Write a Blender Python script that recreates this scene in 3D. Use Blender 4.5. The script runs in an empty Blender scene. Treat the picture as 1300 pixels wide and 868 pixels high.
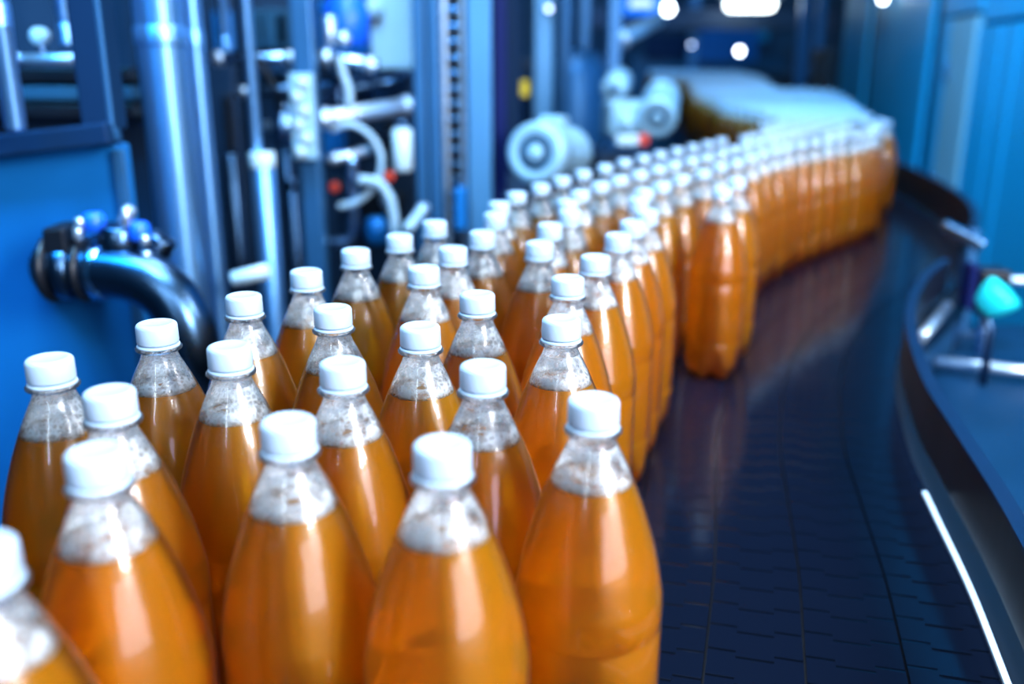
import bpy, bmesh, math, random
from mathutils import Vector, Matrix
random.seed(7)
PI = math.pi
C = bpy.context.scene.collection
SC = bpy.context.scene
ZB = 0.95                       # height of the conveyor belt above the floor
F, CX, CY = 1177.0, 650.0, 434.0
PITCH = math.atan((434 - 81) / F)
SP, CP = math.sin(PITCH), math.cos(PITCH)
CAMH = 0.488                    # camera above the belt

# ------------------------------------------------------------------ helpers
def at(px, py, Y):
    """world point at depth Y seen at a photo pixel (used to measure the place)"""
    v = (py - CY) / F
    H = Y * (v * CP + SP) / (CP - v * SP)
    t = Y * CP + H * SP
    return Vector(((px - CX) / F * t, Y, ZB + CAMH - H))

def onplane(px, py, z):
    """world point on the horizontal plane z above the belt"""
    H = CAMH - z
    v = (py - CY) / F
    Y = H * (CP - v * SP) / (v * CP + SP)
    t = Y * CP + H * SP
    return Vector(((px - CX) / F * t, Y, ZB + z))

class MB:
    def __init__(s): s.v = []; s.f = []; s.sm = []; s.uv = None
    def face(s, idx, smooth=False): s.f.append(idx); s.sm.append(smooth)
    def box(s, lo, hi, b=0.0):
        lo = Vector(lo); hi = Vector(hi)
        return s.obox((lo + hi) / 2, (hi - lo), None, b)
    def obox(s, c, size, rot=None, b=0.0):
        c = Vector(c); h = Vector(size) / 2
        b = min(b, min(h) * 0.9)
        bm = bmesh.new(); bmesh.ops.create_cube(bm, size=1.0)
        for v in bm.verts: v.co = Vector((v.co.x * h.x * 2, v.co.y * h.y * 2, v.co.z * h.z * 2))
        if b > 0: bmesh.ops.bevel(bm, geom=list(bm.edges), offset=b, segments=2, affect='EDGES', profile=0.5)
        n = len(s.v)
        bm.verts.index_update()
        for v in bm.verts:
            p = rot @ v.co if rot is not None else v.co
            s.v.append(tuple(c + p))
        for f in bm.faces: s.face([n + v.index for v in f.verts], False)
        bm.free(); return s
    def bar(s, a, b, w, h=None, bev=0.0):
        a = Vector(a); b = Vector(b); h = h or w
        d = b - a; L = d.length
        q = d.to_track_quat('Z', 'Y').to_matrix()
        return s.obox((a + b) / 2, (w, h, L), q, bev)
    def tube(s, path, r, seg=16, caps=True):
        path = [Vector(p) for p in path]
        rs = r if isinstance(r, (list, tuple)) else [r] * len(path)
        n0 = len(s.v); N = len(path)
        T = []
        for i in range(N):
            d = (path[min(i + 1, N - 1)] - path[max(i - 1, 0)])
            T.append(d.normalized())
        up = Vector((0, 0, 1)) if abs(T[0].z) < 0.9 else Vector((1, 0, 0))
        u = T[0].cross(up).normalized()
        for i in range(N):
            u = (u - T[i] * u.dot(T[i])).normalized(); w = T[i].cross(u)
            for k in range(seg):
                a = 2 * PI * k / seg
                s.v.append(tuple(path[i] + (u * math.cos(a) + w * math.sin(a)) * rs[i]))
        for i in range(N - 1):
            for k in range(seg):
                k2 = (k + 1) % seg
                s.face([n0 + i * seg + k, n0 + i * seg + k2, n0 + (i + 1) * seg + k2, n0 + (i + 1) * seg + k], True)
        if caps:
            s.face([n0 + k for k in range(seg)][::-1]); s.face([n0 + (N - 1) * seg + k for k in range(seg)])
        return s
    def lathe(s, c, prof, seg=24, axis=None, fn=None, close=True):
        """prof: list of (z, r); axis: direction of +z"""
        c = Vector(c)
        q = Vector(axis).normalized().to_track_quat('Z', 'Y').to_matrix() if axis is not None else Matrix.Identity(3)
        n0 = len(s.v)
        for j, p in enumerate(prof):
            for k in range(seg):
                a = 2 * PI * k / seg
                z, r = (p[0], p[1]) if fn is None else fn(j, p, a, k)
                s.v.append(tuple(c + q @ Vector((r * math.cos(a), r * math.sin(a), z))))
        for j in range(len(prof) - 1):
            for k in range(seg):
                k2 = (k + 1) % seg
                s.face([n0 + j * seg + k, n0 + j * seg + k2, n0 + (j + 1) * seg + k2, n0 + (j + 1) * seg + k], True)
        if close:
            s.face([n0 + k for k in range(seg)][::-1], True)
            s.face([n0 + (len(prof) - 1) * seg + k for k in range(seg)], True)
        return s
    def cyl(s, a, b, r, seg=20, bev=0.003):
        a = Vector(a); b = Vector(b); L = (b - a).length; bev = min(bev, r * .4, L * .4)
        return s.lathe(a, [(0, r - bev), (bev, r), (L - bev, r), (L, r - bev)], seg, b - a)
    def ball(s, c, r, seg=16):
        return s.lathe(c, [(-r * math.cos(PI * i / 10), max(r * math.sin(PI * i / 10), r * .02)) for i in range(11)], seg)
    def mesh(s, name, org=Vector((0, 0, 0))):
        me = bpy.data.meshes.new(name)
        me.from_pydata([tuple(Vector(v) - org) for v in s.v], [], s.f)
        me.polygons.foreach_set('use_smooth', s.sm)
        if s.uv:
            l = me.uv_layers.new(name='UVMap')
            for lp in me.loops: l.data[lp.index].uv = s.uv[lp.vertex_index]
        me.update()
        return me
    def build(s, name, mat, parent=None):
        if parent is None:
            xs = [v[0] for v in s.v]; ys = [v[1] for v in s.v]; zs = [v[2] for v in s.v]
            org = Vector(((min(xs) + max(xs)) / 2, (min(ys) + max(ys)) / 2, min(zs)))
        else: org = wloc(parent)
        me = s.mesh(name, org)
        o = bpy.data.objects.new(name, me); C.objects.link(o)
        if mat: me.materials.append(mat)
        if parent is None: o.location = org
        else: o.parent = parent
        return o

def wloc(o):
    p = Vector(o.location)
    while o.parent: o = o.parent; p += Vector(o.location)
    return p

def tag(o, label, cat, group=None, kind=None):
    o['label'] = label; o['category'] = cat
    if group: o['group'] = group
    if kind: o['kind'] = kind
    return o
def thing(name, label, cat, loc, group=None):
    o = bpy.data.objects.new(name, None); C.objects.link(o)
    o.location = loc; o.empty_display_size = 0.05
    return tag(o, label, cat, group)
def struct(o): o['kind'] = 'structure'; return o

# ------------------------------------------------------------------ materials
def newmat(name):
    m = bpy.data.materials.new(name); m.use_nodes = True
    nt = m.node_tree; nt.nodes.clear()
    out = nt.nodes.new('ShaderNodeOutputMaterial')
    return m, nt, out
def N(nt, t, **kw):
    n = nt.nodes.new(t)
    for k, v in kw.items():
        if hasattr(n, k) and k not in ('Color',): setattr(n, k, v)
    return n
def L(nt, a, b): nt.links.new(a, b)
def sset(n, **kw):
    for k, v in kw.items():
        k = k.replace('_', ' ')
        n.inputs[k].default_value = v
def rgb(r, g, b): return (r, g, b, 1)
def pbr(name, col, rough=.5, metal=0.0, noise=0.15, scale=6.0, spec=.5, bump=0.0, stretch=None, emit=None, aniso=None):
    """principled surface with a little procedural variation of tone and roughness"""
    m, nt, out = newmat(name)
    p = N(nt, 'ShaderNodeBsdfPrincipled')
    tc = N(nt, 'ShaderNodeTexCoord'); mp = N(nt, 'ShaderNodeMapping')
    if stretch: mp.inputs['Scale'].default_value = stretch
    L(nt, tc.outputs['Object'], mp.inputs['Vector'])
    nz = N(nt, 'ShaderNodeTexNoise'); sset(nz, Scale=scale, Detail=4.0)
    L(nt, mp.outputs['Vector'], nz.inputs['Vector'])
    mr = N(nt, 'ShaderNodeMapRange'); sset(mr, To_Min=1 - noise, To_Max=1 + noise)
    L(nt, nz.outputs['Fac'], mr.inputs['Value'])
    mx = N(nt, 'ShaderNodeMix', data_type='RGBA', blend_type='MULTIPLY')
    mx.inputs[0].default_value = 1.0; mx.inputs[6].default_value = rgb(*col)
    L(nt, mr.outputs[0], mx.inputs[7])
    L(nt, mx.outputs[2], p.inputs['Base Color'])
    mr2 = N(nt, 'ShaderNodeMapRange'); sset(mr2, To_Min=max(.02, rough * .8), To_Max=min(1, rough * 1.2))
    L(nt, nz.outputs['Fac'], mr2.inputs['Value']); L(nt, mr2.outputs[0], p.inputs['Roughness'])
    p.inputs['Metallic'].default_value = metal
    p.inputs['Specular IOR Level'].default_value = spec
    if bump:
        b = N(nt, 'ShaderNodeBump'); sset(b, Strength=bump, Distance=0.002)
        L(nt, nz.outputs['Fac'], b.inputs['Height']); L(nt, b.outputs[0], p.inputs['Normal'])
    if emit:
        p.inputs['Emission Color'].default_value = rgb(*emit[0]); p.inputs['Emission Strength'].default_value = emit[1]
    if aniso:
        tg = N(nt, 'ShaderNodeTangent', direction_type='RADIAL', axis='Z')
        L(nt, tg.outputs[0], p.inputs['Tangent'])
        p.inputs['Anisotropic'].default_value = aniso[0]; p.inputs['Anisotropic Rotation'].default_value = aniso[1]
    L(nt, p.outputs[0], out.inputs[0])
    return m
def glow(name, col, strength):
    m, nt, out = newmat(name)
    e = N(nt, 'ShaderNodeEmission'); e.inputs[0].default_value = rgb(*col); e.inputs[1].default_value = strength
    L(nt, e.outputs[0], out.inputs[0]); return m

M = {}
M['steel'] = pbr('brushed_steel', (.36, .58, .82), .22, 1.0, .12, 8, stretch=(1, 1, .2))
M['tube'] = pbr('brushed_tube_steel', (.26, .55, .92), .36, .85, .1, 8, stretch=(1, 1, .2), aniso=(.92, 0.25))
M['steel_dark'] = pbr('dark_steel', (.07, .14, .24), .28, 1.0, .15, 8)
M['steel_pale'] = pbr('pale_steel', (.55, .68, .82), .35, .8, .1, 8)
M['frame_blue'] = pbr('blue_grey_frame', (.03, .13, .27), .4, .4, .15, 5)
M['panel_blue'] = pbr('blue_sheet_panel', (.008, .19, .50), .38, .25, .2, 2.5)
M['beam_navy'] = pbr('navy_beam', (.002, .024, .07), .6, .0, .15, 4, spec=.2)
M['panel_pale'] = pbr('pale_blue_sheet', (.10, .28, .48), .3, .4, .12, 4)
M['navy'] = pbr('navy_paint', (.001, .008, .07), .5, .0, .15, 4, spec=.2)
M['housing'] = pbr('dark_housing', (.012, .04, .085), .5, .1, .35, 3.5)
M['housing2'] = pbr('teal_housing', (.02, .10, .18), .5, .1, .4, 3.0)
M['black'] = pbr('black_plastic', (.006, .009, .016), .4, 0, .2, 10)
M['pale'] = pbr('pale_plastic', (.55, .68, .75), .45, 0, .08, 12)
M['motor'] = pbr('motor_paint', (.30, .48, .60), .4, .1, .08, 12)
M['motor_dark'] = pbr('dark_motor_paint', (.02, .07, .13), .5, 0, .1, 12)  # dark tone of the grilles, feet and drive hub
M['hose'] = pbr('translucent_hose', (.35, .48, .58), .35, 0, .1, 20)
M['blue'] = pbr('bright_blue_plastic', (.01, .13, .70), .35, 0, .1, 12)
M['turq'] = pbr('turquoise_knob', (.02, .72, .74), .4, 0, .08, 12)
M['red'] = pbr('red_lens', (.6, .05, .03), .35, 0, .1, 12, emit=((1, .15, .08), .25))
M['yellow'] = pbr('yellow_sign', (.75, .55, .02), .5, 0, .1, 12)
M['rail'] = pbr('rail_plastic', (.010, .011, .016), .32, 0, .25, 9, stretch=(1, 1, .3))
M['railtop'] = pbr('rail_blue_edge', (.003, .016, .05), .35, 0, .2, 9)
M['wear'] = pbr('white_wear_strip', (.60, .78, .95), .35, 0, .1, 30)
M['wallblue'] = pbr('blue_enamel_panel', (.010, .36, .60), .4, .1, .16, 1.5, stretch=(1, 1, .25))
M['wallpale'] = pbr('pale_door_strip', (.26, .42, .50), .45, 0, .08, 2)
M['floor'] = pbr('floor_paint', (.02, .05, .09), .35, 0, .3, 2)
M['wall'] = pbr('hall_wall', (.012, .07, .14), .6, 0, .45, .8)
M['ceil'] = pbr('hall_ceiling', (.01, .04, .08), .7, 0, .3, 1)
M['table'] = pbr('table_sheet', (.002, .034, .085), .5, .0, .35, 7, spec=.25)
M['lamp'] = glow('lamp_diffuser', (.85, .96, 1), 9.0)
M['screen'] = glow('blue_screen', (.02, .22, 1), 1.5)
M['screenw'] = glow('screen_text', (.55, .75, 1), 1.6)
M['pilot'] = glow('pilot_lens', (.8, .92, 1), 14.0)
M['pilot_dim'] = glow('pilot_lens_blue', (.55, .7, 1), 6.0)

def mat_cap():
    m, nt, out = newmat('white_cap_plastic')
    p = N(nt, 'ShaderNodeBsdfPrincipled')
    sset(p, Base_Color=rgb(.52, .67, .83), Roughness=.36)
    p.inputs['Subsurface Weight'].default_value = .0
    tc = N(nt, 'ShaderNodeTexCoord'); nz = N(nt, 'ShaderNodeTexNoise'); sset(nz, Scale=90.0, Detail=3.0)
    L(nt, tc.outputs['Object'], nz.inputs['Vector'])
    b = N(nt, 'ShaderNodeBump'); sset(b, Strength=.08, Distance=.001)
    L(nt, nz.outputs['Fac'], b.inputs['Height']); L(nt, b.outputs[0], p.inputs['Normal'])
    tr = N(nt, 'ShaderNodeBsdfTranslucent'); tr.inputs[0].default_value = rgb(.8, .9, 1)
    mx = N(nt, 'ShaderNodeMixShader'); mx.inputs[0].default_value = .15
    L(nt, p.outputs[0], mx.inputs[1]); L(nt, tr.outputs[0], mx.inputs[2]); L(nt, mx.outputs[0], out.inputs[0])
    return m
def mat_bottle():
    """clear plastic wall: clear straight through, mirror-like at its surface"""
    m, nt, out = newmat('clear_bottle_plastic')
    tr = N(nt, 'ShaderNodeBsdfTransparent')
    gl = N(nt, 'ShaderNodeBsdfGlossy'); gl.inputs['Color'].default_value = rgb(1, 1, 1); gl.inputs['Roughness'].default_value = .06
    lw = N(nt, 'ShaderNodeFresnel'); lw.inputs['IOR'].default_value = 1.55
    lw2 = N(nt, 'ShaderNodeLayerWeight'); lw2.inputs['Blend'].default_value = .35
    # fine vertical waviness of blown plastic
    tc = N(nt, 'ShaderNodeTexCoord'); mp = N(nt, 'ShaderNodeMapping'); mp.inputs['Scale'].default_value = (260, 260, 12)
    oi = N(nt, 'ShaderNodeObjectInfo')
    ad = N(nt, 'ShaderNodeVectorMath', operation='ADD')
    L(nt, tc.outputs['Object'], mp.inputs['Vector']); L(nt, mp.outputs[0], ad.inputs[0])
    ml = N(nt, 'ShaderNodeMath', operation='MULTIPLY'); ml.inputs[1].default_value = 60
    L(nt, oi.outputs['Random'], ml.inputs[0]); L(nt, ml.outputs[0], ad.inputs[1])
    nz = N(nt, 'ShaderNodeTexNoise'); sset(nz, Scale=.35, Detail=3.0)
    L(nt, ad.outputs[0], nz.inputs['Vector'])
    b = N(nt, 'ShaderNodeBump'); sset(b, Strength=.22, Distance=.0012)
    vd = N(nt, 'ShaderNodeTexVoronoi'); sset(vd, Scale=330.0, Randomness=1.0); L(nt, tc.outputs['Object'], vd.inputs['Vector'])
    dr_ = N(nt, 'ShaderNodeMapRange'); sset(dr_, From_Min=.0, From_Max=.22, To_Min=1.0, To_Max=0.0); L(nt, vd.outputs['Distance'], dr_.inputs['Value'])
    sc2 = N(nt, 'ShaderNodeSeparateColor'); L(nt, vd.outputs['Color'], sc2.inputs[0])
    th = N(nt, 'ShaderNodeMath', operation='GREATER_THAN'); th.inputs[1].default_value = .80; L(nt, sc2.outputs[0], th.inputs[0])
    md = N(nt, 'ShaderNodeMath', operation='MULTIPLY'); L(nt, dr_.outputs[0], md.inputs[0]); L(nt, th.outputs[0], md.inputs[1])
    hs_ = N(nt, 'ShaderNodeMath', operation='MULTIPLY_ADD'); hs_.inputs[1].default_value = .8; L(nt, md.outputs[0], hs_.inputs[0]); L(nt, nz.outputs['Fac'], hs_.inputs[2])
    L(nt, hs_.outputs[0], b.inputs['Height'])
    L(nt, b.outputs[0], gl.inputs['Normal'])
    # edge tint
    cr = N(nt, 'ShaderNodeValToRGB')
    cr.color_ramp.elements[0].position = .55; cr.color_ramp.elements[0].color = rgb(1, 1, 1)
    cr.color_ramp.elements[1].position = 1; cr.color_ramp.elements[1].color = rgb(.62, .74, .86)
    L(nt, lw2.outputs['Facing'], cr.inputs[0]); L(nt, cr.outputs[0], tr.inputs[0])
    mx = N(nt, 'ShaderNodeMixShader')
    g2 = N(nt, 'ShaderNodeBsdfGlossy'); g2.inputs['Color'].default_value = rgb(1, 1, 1); g2.inputs['Roughness'].default_value = .26
    L(nt, b.outputs[0], g2.inputs['Normal'])
    mg = N(nt, 'ShaderNodeMixShader'); mg.inputs[0].default_value = .68; L(nt, gl.outputs[0], mg.inputs[1]); L(nt, g2.outputs[0], mg.inputs[2])
    L(nt, lw.outputs[0], mx.inputs[0]); L(nt, tr.outputs[0], mx.inputs[1]); L(nt, mg.outputs[0], mx.inputs[2])
    L(nt, mx.outputs[0], out.inputs[0])
    return m
def mat_juice():
    m, nt, out = newmat('orange_drink')
    tc = N(nt, 'ShaderNodeTexCoord'); oi = N(nt, 'ShaderNodeObjectInfo')
    # slightly different tone bottle to bottle
    hs = N(nt, 'ShaderNodeHueSaturation'); hs.inputs['Color'].default_value = rgb(1.0, .50, .014)
    mr = N(nt, 'ShaderNodeMapRange'); sset(mr, To_Min=.492, To_Max=.508); L(nt, oi.outputs['Random'], mr.inputs['Value'])
    L(nt, mr.outputs[0], hs.inputs['Hue'])
    df = N(nt, 'ShaderNodeBsdfDiffuse'); L(nt, hs.outputs[0], df.inputs[0])
    tl = N(nt, 'ShaderNodeBsdfTranslucent'); tl.inputs[0].default_value = rgb(1.0, .58, .016)
    m1 = N(nt, 'ShaderNodeMixShader'); m1.inputs[0].default_value = .5
    L(nt, df.outputs[0], m1.inputs[1]); L(nt, tl.outputs[0], m1.inputs[2])
    rf = N(nt, 'ShaderNodeBsdfRefraction'); rf.inputs['Color'].default_value = rgb(1.0, .78, .10)
    rf.inputs['IOR'].default_value = 1.22; rf.inputs['Roughness'].default_value = .05
    m2 = N(nt, 'ShaderNodeMixShader'); m2.inputs[0].default_value = .62
    L(nt, m1.outputs[0], m2.inputs[1]); L(nt, rf.outputs[0], m2.inputs[2])
    L(nt, m2.outputs[0], out.inputs[0])
    return m
def mat_foam():
    m, nt, out = newmat('white_froth')
    tc = N(nt, 'ShaderNodeTexCoord'); oi = N(nt, 'ShaderNodeObjectInfo')
    ml = N(nt, 'ShaderNodeMath', operation='MULTIPLY'); ml.inputs[1].default_value = 3.0
    L(nt, oi.outputs['Random'], ml.inputs[0])
    ad = N(nt, 'ShaderNodeVectorMath', operation='ADD'); L(nt, tc.outputs['Object'], ad.inputs[0]); L(nt, ml.outputs[0], ad.inputs[1])
    vo = N(nt, 'ShaderNodeTexVoronoi', feature='DISTANCE_TO_EDGE'); sset(vo, Scale=260.0)
    L(nt, ad.outputs[0], vo.inputs['Vector'])
    nz = N(nt, 'ShaderNodeTexNoise'); sset(nz, Scale=95.0, Detail=6.0); L(nt, ad.outputs[0], nz.inputs['Vector'])
    sx = N(nt, 'ShaderNodeSeparateXYZ'); L(nt, tc.outputs['Object'], sx.inputs[0])
    # density: thick bubbly ring just above the drink, torn film higher up
    hr = N(nt, 'ShaderNodeMapRange'); sset(hr, From_Min=.2575, From_Max=.266, To_Min=1.25, To_Max=.62)
    L(nt, sx.outputs['Z'], hr.inputs['Value'])
    er = N(nt, 'ShaderNodeMapRange'); sset(er, From_Min=.0, From_Max=.30, To_Min=1.0, To_Max=.45)
    L(nt, vo.outputs['Distance'], er.inputs['Value'])
    nr = N(nt, 'ShaderNodeMapRange'); sset(nr, From_Min=.38, From_Max=.60, To_Min=.25, To_Max=1.3)
    L(nt, nz.outputs['Fac'], nr.inputs['Value'])
    a = N(nt, 'ShaderNodeMath', operation='MULTIPLY'); L(nt, hr.outputs[0], a.inputs[0]); L(nt, er.outputs[0], a.inputs[1])
    a2 = N(nt, 'ShaderNodeMath', operation='MULTIPLY', use_clamp=True); L(nt, a.outputs[0], a2.inputs[0]); L(nt, nr.outputs[0], a2.inputs[1])
    p = N(nt, 'ShaderNodeBsdfPrincipled'); sset(p, Base_Color=rgb(.86, .95, 1.0), Roughness=.22)
    b = N(nt, 'ShaderNodeBump'); sset(b, Strength=.6, Distance=.001); L(nt, vo.outputs['Distance'], b.inputs['Height']); L(nt, b.outputs[0], p.inputs['Normal'])
    tl = N(nt, 'ShaderNodeBsdfTranslucent'); tl.inputs[0].default_value = rgb(.95, .98, 1)
    m1 = N(nt, 'ShaderNodeMixShader'); m1.inputs[0].default_value = .4; L(nt, p.outputs[0], m1.inputs[1]); L(nt, tl.outputs[0], m1.inputs[2])
    tr = N(nt, 'ShaderNodeBsdfTransparent')
    m2 = N(nt, 'ShaderNodeMixShader'); L(nt, a2.outputs[0], m2.inputs[0]); L(nt, tr.outputs[0], m2.inputs[1]); L(nt, m1.outputs[0], m2.inputs[2])
    L(nt, m2.outputs[0], out.inputs[0])
    return m
def mat_belt():
    """slat-top chain: dark hinge lines every pitch, stepped at the knuckles, from the ribbon's own UVs (metres)"""
    m, nt, out = newmat('slat_chain_plastic')
    uv = N(nt, 'ShaderNodeUVMap'); sx = N(nt, 'ShaderNodeSeparateXYZ'); L(nt, uv.outputs[0], sx.inputs[0])
    # knuckle step: middle third of each slat is shifted along
    gt = N(nt, 'ShaderNodeMath', operation='COMPARE'); gt.inputs[1].default_value = .5; gt.inputs[2].default_value = .2
    L(nt, sx.outputs['Y'], gt.inputs[0])
    ms = N(nt, 'ShaderNodeMath', operation='MULTIPLY'); ms.inputs[1].default_value = .008; L(nt, gt.outputs[0], ms.inputs[0])
    ad = N(nt, 'ShaderNodeMath', operation='ADD'); L(nt, sx.outputs['X'], ad.inputs[0]); L(nt, ms.outputs[0], ad.inputs[1])
    dv = N(nt, 'ShaderNodeMath', operation='DIVIDE'); dv.inputs[1].default_value = .0381; L(nt, ad.outputs[0], dv.inputs[0])
    fr = N(nt, 'ShaderNodeMath', operation='FRACT'); L(nt, dv.outputs[0], fr.inputs[0])
    pp = N(nt, 'ShaderNodeMath', operation='PINGPONG'); pp.inputs[1].default_value = .5; L(nt, fr.outputs[0], pp.inputs[0])
    ln = N(nt, 'ShaderNodeMapRange'); sset(ln, From_Min=.0, From_Max=.06, To_Min=0.0, To_Max=1.0); L(nt, pp.outputs[0], ln.inputs['Value'])
    fl = N(nt, 'ShaderNodeMath', operation='FLOOR'); L(nt, dv.outputs[0], fl.inputs[0])
    wn = N(nt, 'ShaderNodeTexWhiteNoise', noise_dimensions='1D'); L(nt, fl.outputs[0], wn.inputs['W'])
    p = N(nt, 'ShaderNodeBsdfPrincipled'); sset(p, Roughness=.2); p.inputs['Specular IOR Level'].default_value = .2
    mxc = N(nt, 'ShaderNodeMix', data_type='RGBA'); L(nt, ln.outputs[0], mxc.inputs[0])
    mxc.inputs[6].default_value = rgb(.001, .002, .004); mxc.inputs[7].default_value = rgb(.004, .008, .020)
    L(nt, mxc.outputs[2], p.inputs['Base Color'])
    mr = N(nt, 'ShaderNodeMapRange'); sset(mr, To_Min=.10, To_Max=.17); L(nt, wn.outputs['Value'], mr.inputs['Value']); L(nt, mr.outputs[0], p.inputs['Roughness'])
    tc = N(nt, 'ShaderNodeTexCoord'); nz = N(nt, 'ShaderNodeTexNoise'); sset(nz, Scale=60.0, Detail=4.0); L(nt, tc.outputs['Object'], nz.inputs['Vector'])
    nm = N(nt, 'ShaderNodeMath', operation='MULTIPLY_ADD'); nm.inputs[1].default_value = .12; L(nt, nz.outputs['Fac'], nm.inputs[0]); L(nt, ln.outputs[0], nm.inputs[2])
    b = N(nt, 'ShaderNodeBump'); sset(b, Strength=.26, Distance=.0010); L(nt, nm.outputs[0], b.inputs['Height']); L(nt, b.outputs[0], p.inputs['Normal'])
    L(nt, p.outputs[0], out.inputs[0])
    return m
M['cap'] = mat_cap(); M['bottle'] = mat_bottle(); M['juice'] = mat_juice(); M['foam'] = mat_foam(); M['belt'] = mat_belt()

# ------------------------------------------------------------------ camera
cam = bpy.data.cameras.new('camera'); co = bpy.data.objects.new('camera', cam); C.objects.link(co)
co.location = (0, 0, ZB + CAMH); co.rotation_euler = (PI / 2 - PITCH, 0, 0)
cam.sensor_fit = 'HORIZONTAL'; cam.sensor_width = 36.0; cam.lens = F / 1300 * 36.0
cam.clip_start = .02; cam.clip_end = 60
cam.dof.use_dof = True; cam.dof.focus_distance = .70; cam.dof.aperture_fstop = 2.6
SC.camera = co

# ------------------------------------------------------------------ conveyor course
def smooth(pts, n=12):
    P = [Vector((p[0], p[1], 0)) for p in pts]; out = []
    for i in range(len(P) - 1):
        p0 = P[max(i - 1, 0)]; p1 = P[i]; p2 = P[i + 1]; p3 = P[min(i + 2, len(P) - 1)]
        for k in range(n):
            t = k / n
            out.append(.5 * ((2 * p1) + (p2 - p0) * t + (2 * p0 - 5 * p1 + 4 * p2 - p3) * t * t + (3 * p1 - p0 - 3 * p2 + p3) * t ** 3))
    out.append(P[-1]); return out
RAIL = [(.235, -.2), (.30, .2), (.36, .45), (.41, .64), (.449, .79), (.487, .965), (.53, 1.15), (.63, 1.444), (.775, 1.73), (.95, 1.98), (1.12, 2.25), (1.27, 2.6), (1.38, 3.0),
        (1.46, 3.4), (1.53, 3.8), (1.66, 4.3), (1.88, 5.2), (2.03, 6), (2.13, 7), (2.2, 8), (2.25, 9.2)]
def resample(P, d):
    out = [P[0]]; acc = 0
    for a, b in zip(P, P[1:]):
        L_ = (b - a).length; 
        while acc + L_ >= d:
            t = (d - acc) / L_; a = a + (b - a) * t; L_ = (b - a).length; acc = 0; out.append(a)
        acc += L_
    return out
RC = resample(smooth(RAIL), .03)
RT = [(RC[min(i + 2, len(RC) - 1)] - RC[max(i - 2, 0)]).normalized() for i in range(len(RC))]
RN = [Vector((-t.y, t.x, 0)) for t in RT]       # to the left of travel
def rise(y):
    return 0.0 if y < 4.4 else .03 * (y - 4.4) * min(1, (y - 4.4) / .8)
def offs(i, d):
    p = RC[i] + RN[i] * d
    return Vector((p.x, p.y, ZB + rise(p.y)))
def ribbon(d0, d1, i0=0, i1=None, zt=0.0, th=.006, uv=True):
    b = MB(); b.uv = []
    i1 = i1 or len(RC)
    cols = [(d0, -th), (d0, 0), (d1, 0), (d1, -th)]
    n = 0; s = 0; prev = None
    for i in range(i0, i1):
        c = offs(i, (d0 + d1) / 2)
        if prev is not None: s += (c - prev).length
        prev = c
        for k, (d, z) in enumerate(cols):
            p = offs(i, d); b.v.append((p.x, p.y, p.z + zt + z)); b.uv.append((s, 0 if k < 2 else 1))
        if n:
            q = n * 4
            for k in range(3): b.face([q - 4 + k, q + k, q + k + 1, q - 3 + k])
        n += 1
    b.face([0, 1, 2, 3]); q = (n - 1) * 4; b.face([q + 3, q + 2, q + 1, q])
    return b
conv = thing('bottle_conveyor', 'long curving slat chain conveyor with dark belt carrying the orange bottles', 'conveyor', (.1, 1.5, 0))
LANE = .0825; G = .0011; NL = 10
E0 = .0                                   # distance from rail line to the first chain
for k in range(NL):
    ribbon(E0 + k * LANE + G, E0 + (k + 1) * LANE - G).build('belt_chain', M['belt'], conv)
bed = ribbon(-.03, NL * LANE + .09, zt=-.008, th=.05)
bed.build('bed_plate', M['black'], conv)
def fence(d, z0, z1, th, i0, i1, mat, name, parent):
    b = MB(); n = 0
    cols = [(d, z0), (d, z1), (d - th, z1), (d - th, z0)]
    for i in range(i0, i1):
        for dd, z in cols:
            p = offs(i, dd); b.v.append((p.x, p.y, p.z + z))
        if n:
            q = n * 4
            for k in range(4): k2 = (k + 1) % 4; b.face([q - 4 + k, q - 4 + k2, q + k2, q + k], True if False else False)
        n += 1
    b.face([0, 1, 2, 3][::-1]); q = (n - 1) * 4; b.face([q, q + 1, q + 2, q + 3])
    return b.build(name, mat, parent)
def idx_at(y): return min(range(len(RC)), key=lambda i: abs(RC[i].y - y))
iA, iB, iC_ = idx_at(1.93), idx_at(2.2), len(RC)
r1 = fence(-.004, .030, .096, .014, 0, iA, M['rail'], 'guide_rail', conv)
fence(-.003, .096, .101, .016, 0, iA, M['railtop'], 'rail_edge', r1)
r2 = fence(.0, .004, .116, .016, iB, iC_, M['rail'], 'guide_rail', conv)
fence(.0, .116, .120, .018, iB, iC_, M['railtop'], 'rail_edge', r2)
fence(NL * LANE + .02, .03, .09, .014, 0, iC_, M['rail'], 'guide_rail', conv)
# pale strip along the outermost chain
ws = ribbon(E0 + .003, E0 + .0085, idx_at(.3), idx_at(1.02), zt=.003, th=.004); 
# side frames, legs
fence(-.018, -.16, -.012, .012, 0, iC_, M['frame_blue'], 'side_frame', conv)
fence(NL * LANE + .10, -.16, -.012, .012, 0, iC_, M['frame_blue'], 'side_frame', conv)
for y in (.5, 2.0, 3.4, 5.0, 7.0, 9.0):
    i = idx_at(y)
    for d in (.0, NL * LANE + .08):
        p = offs(i, d)
        lg = MB(); lg.box((p.x - .025, p.y - .025, 0.004), (p.x + .025, p.y + .025, p.z - .06), .004)
        lg.cyl((p.x, p.y, 0), (p.x, p.y, .02), .045)
        lg.build('leg', M['steel'], conv)
ws.build('wear_strip', M['wear'], conv)

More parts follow.
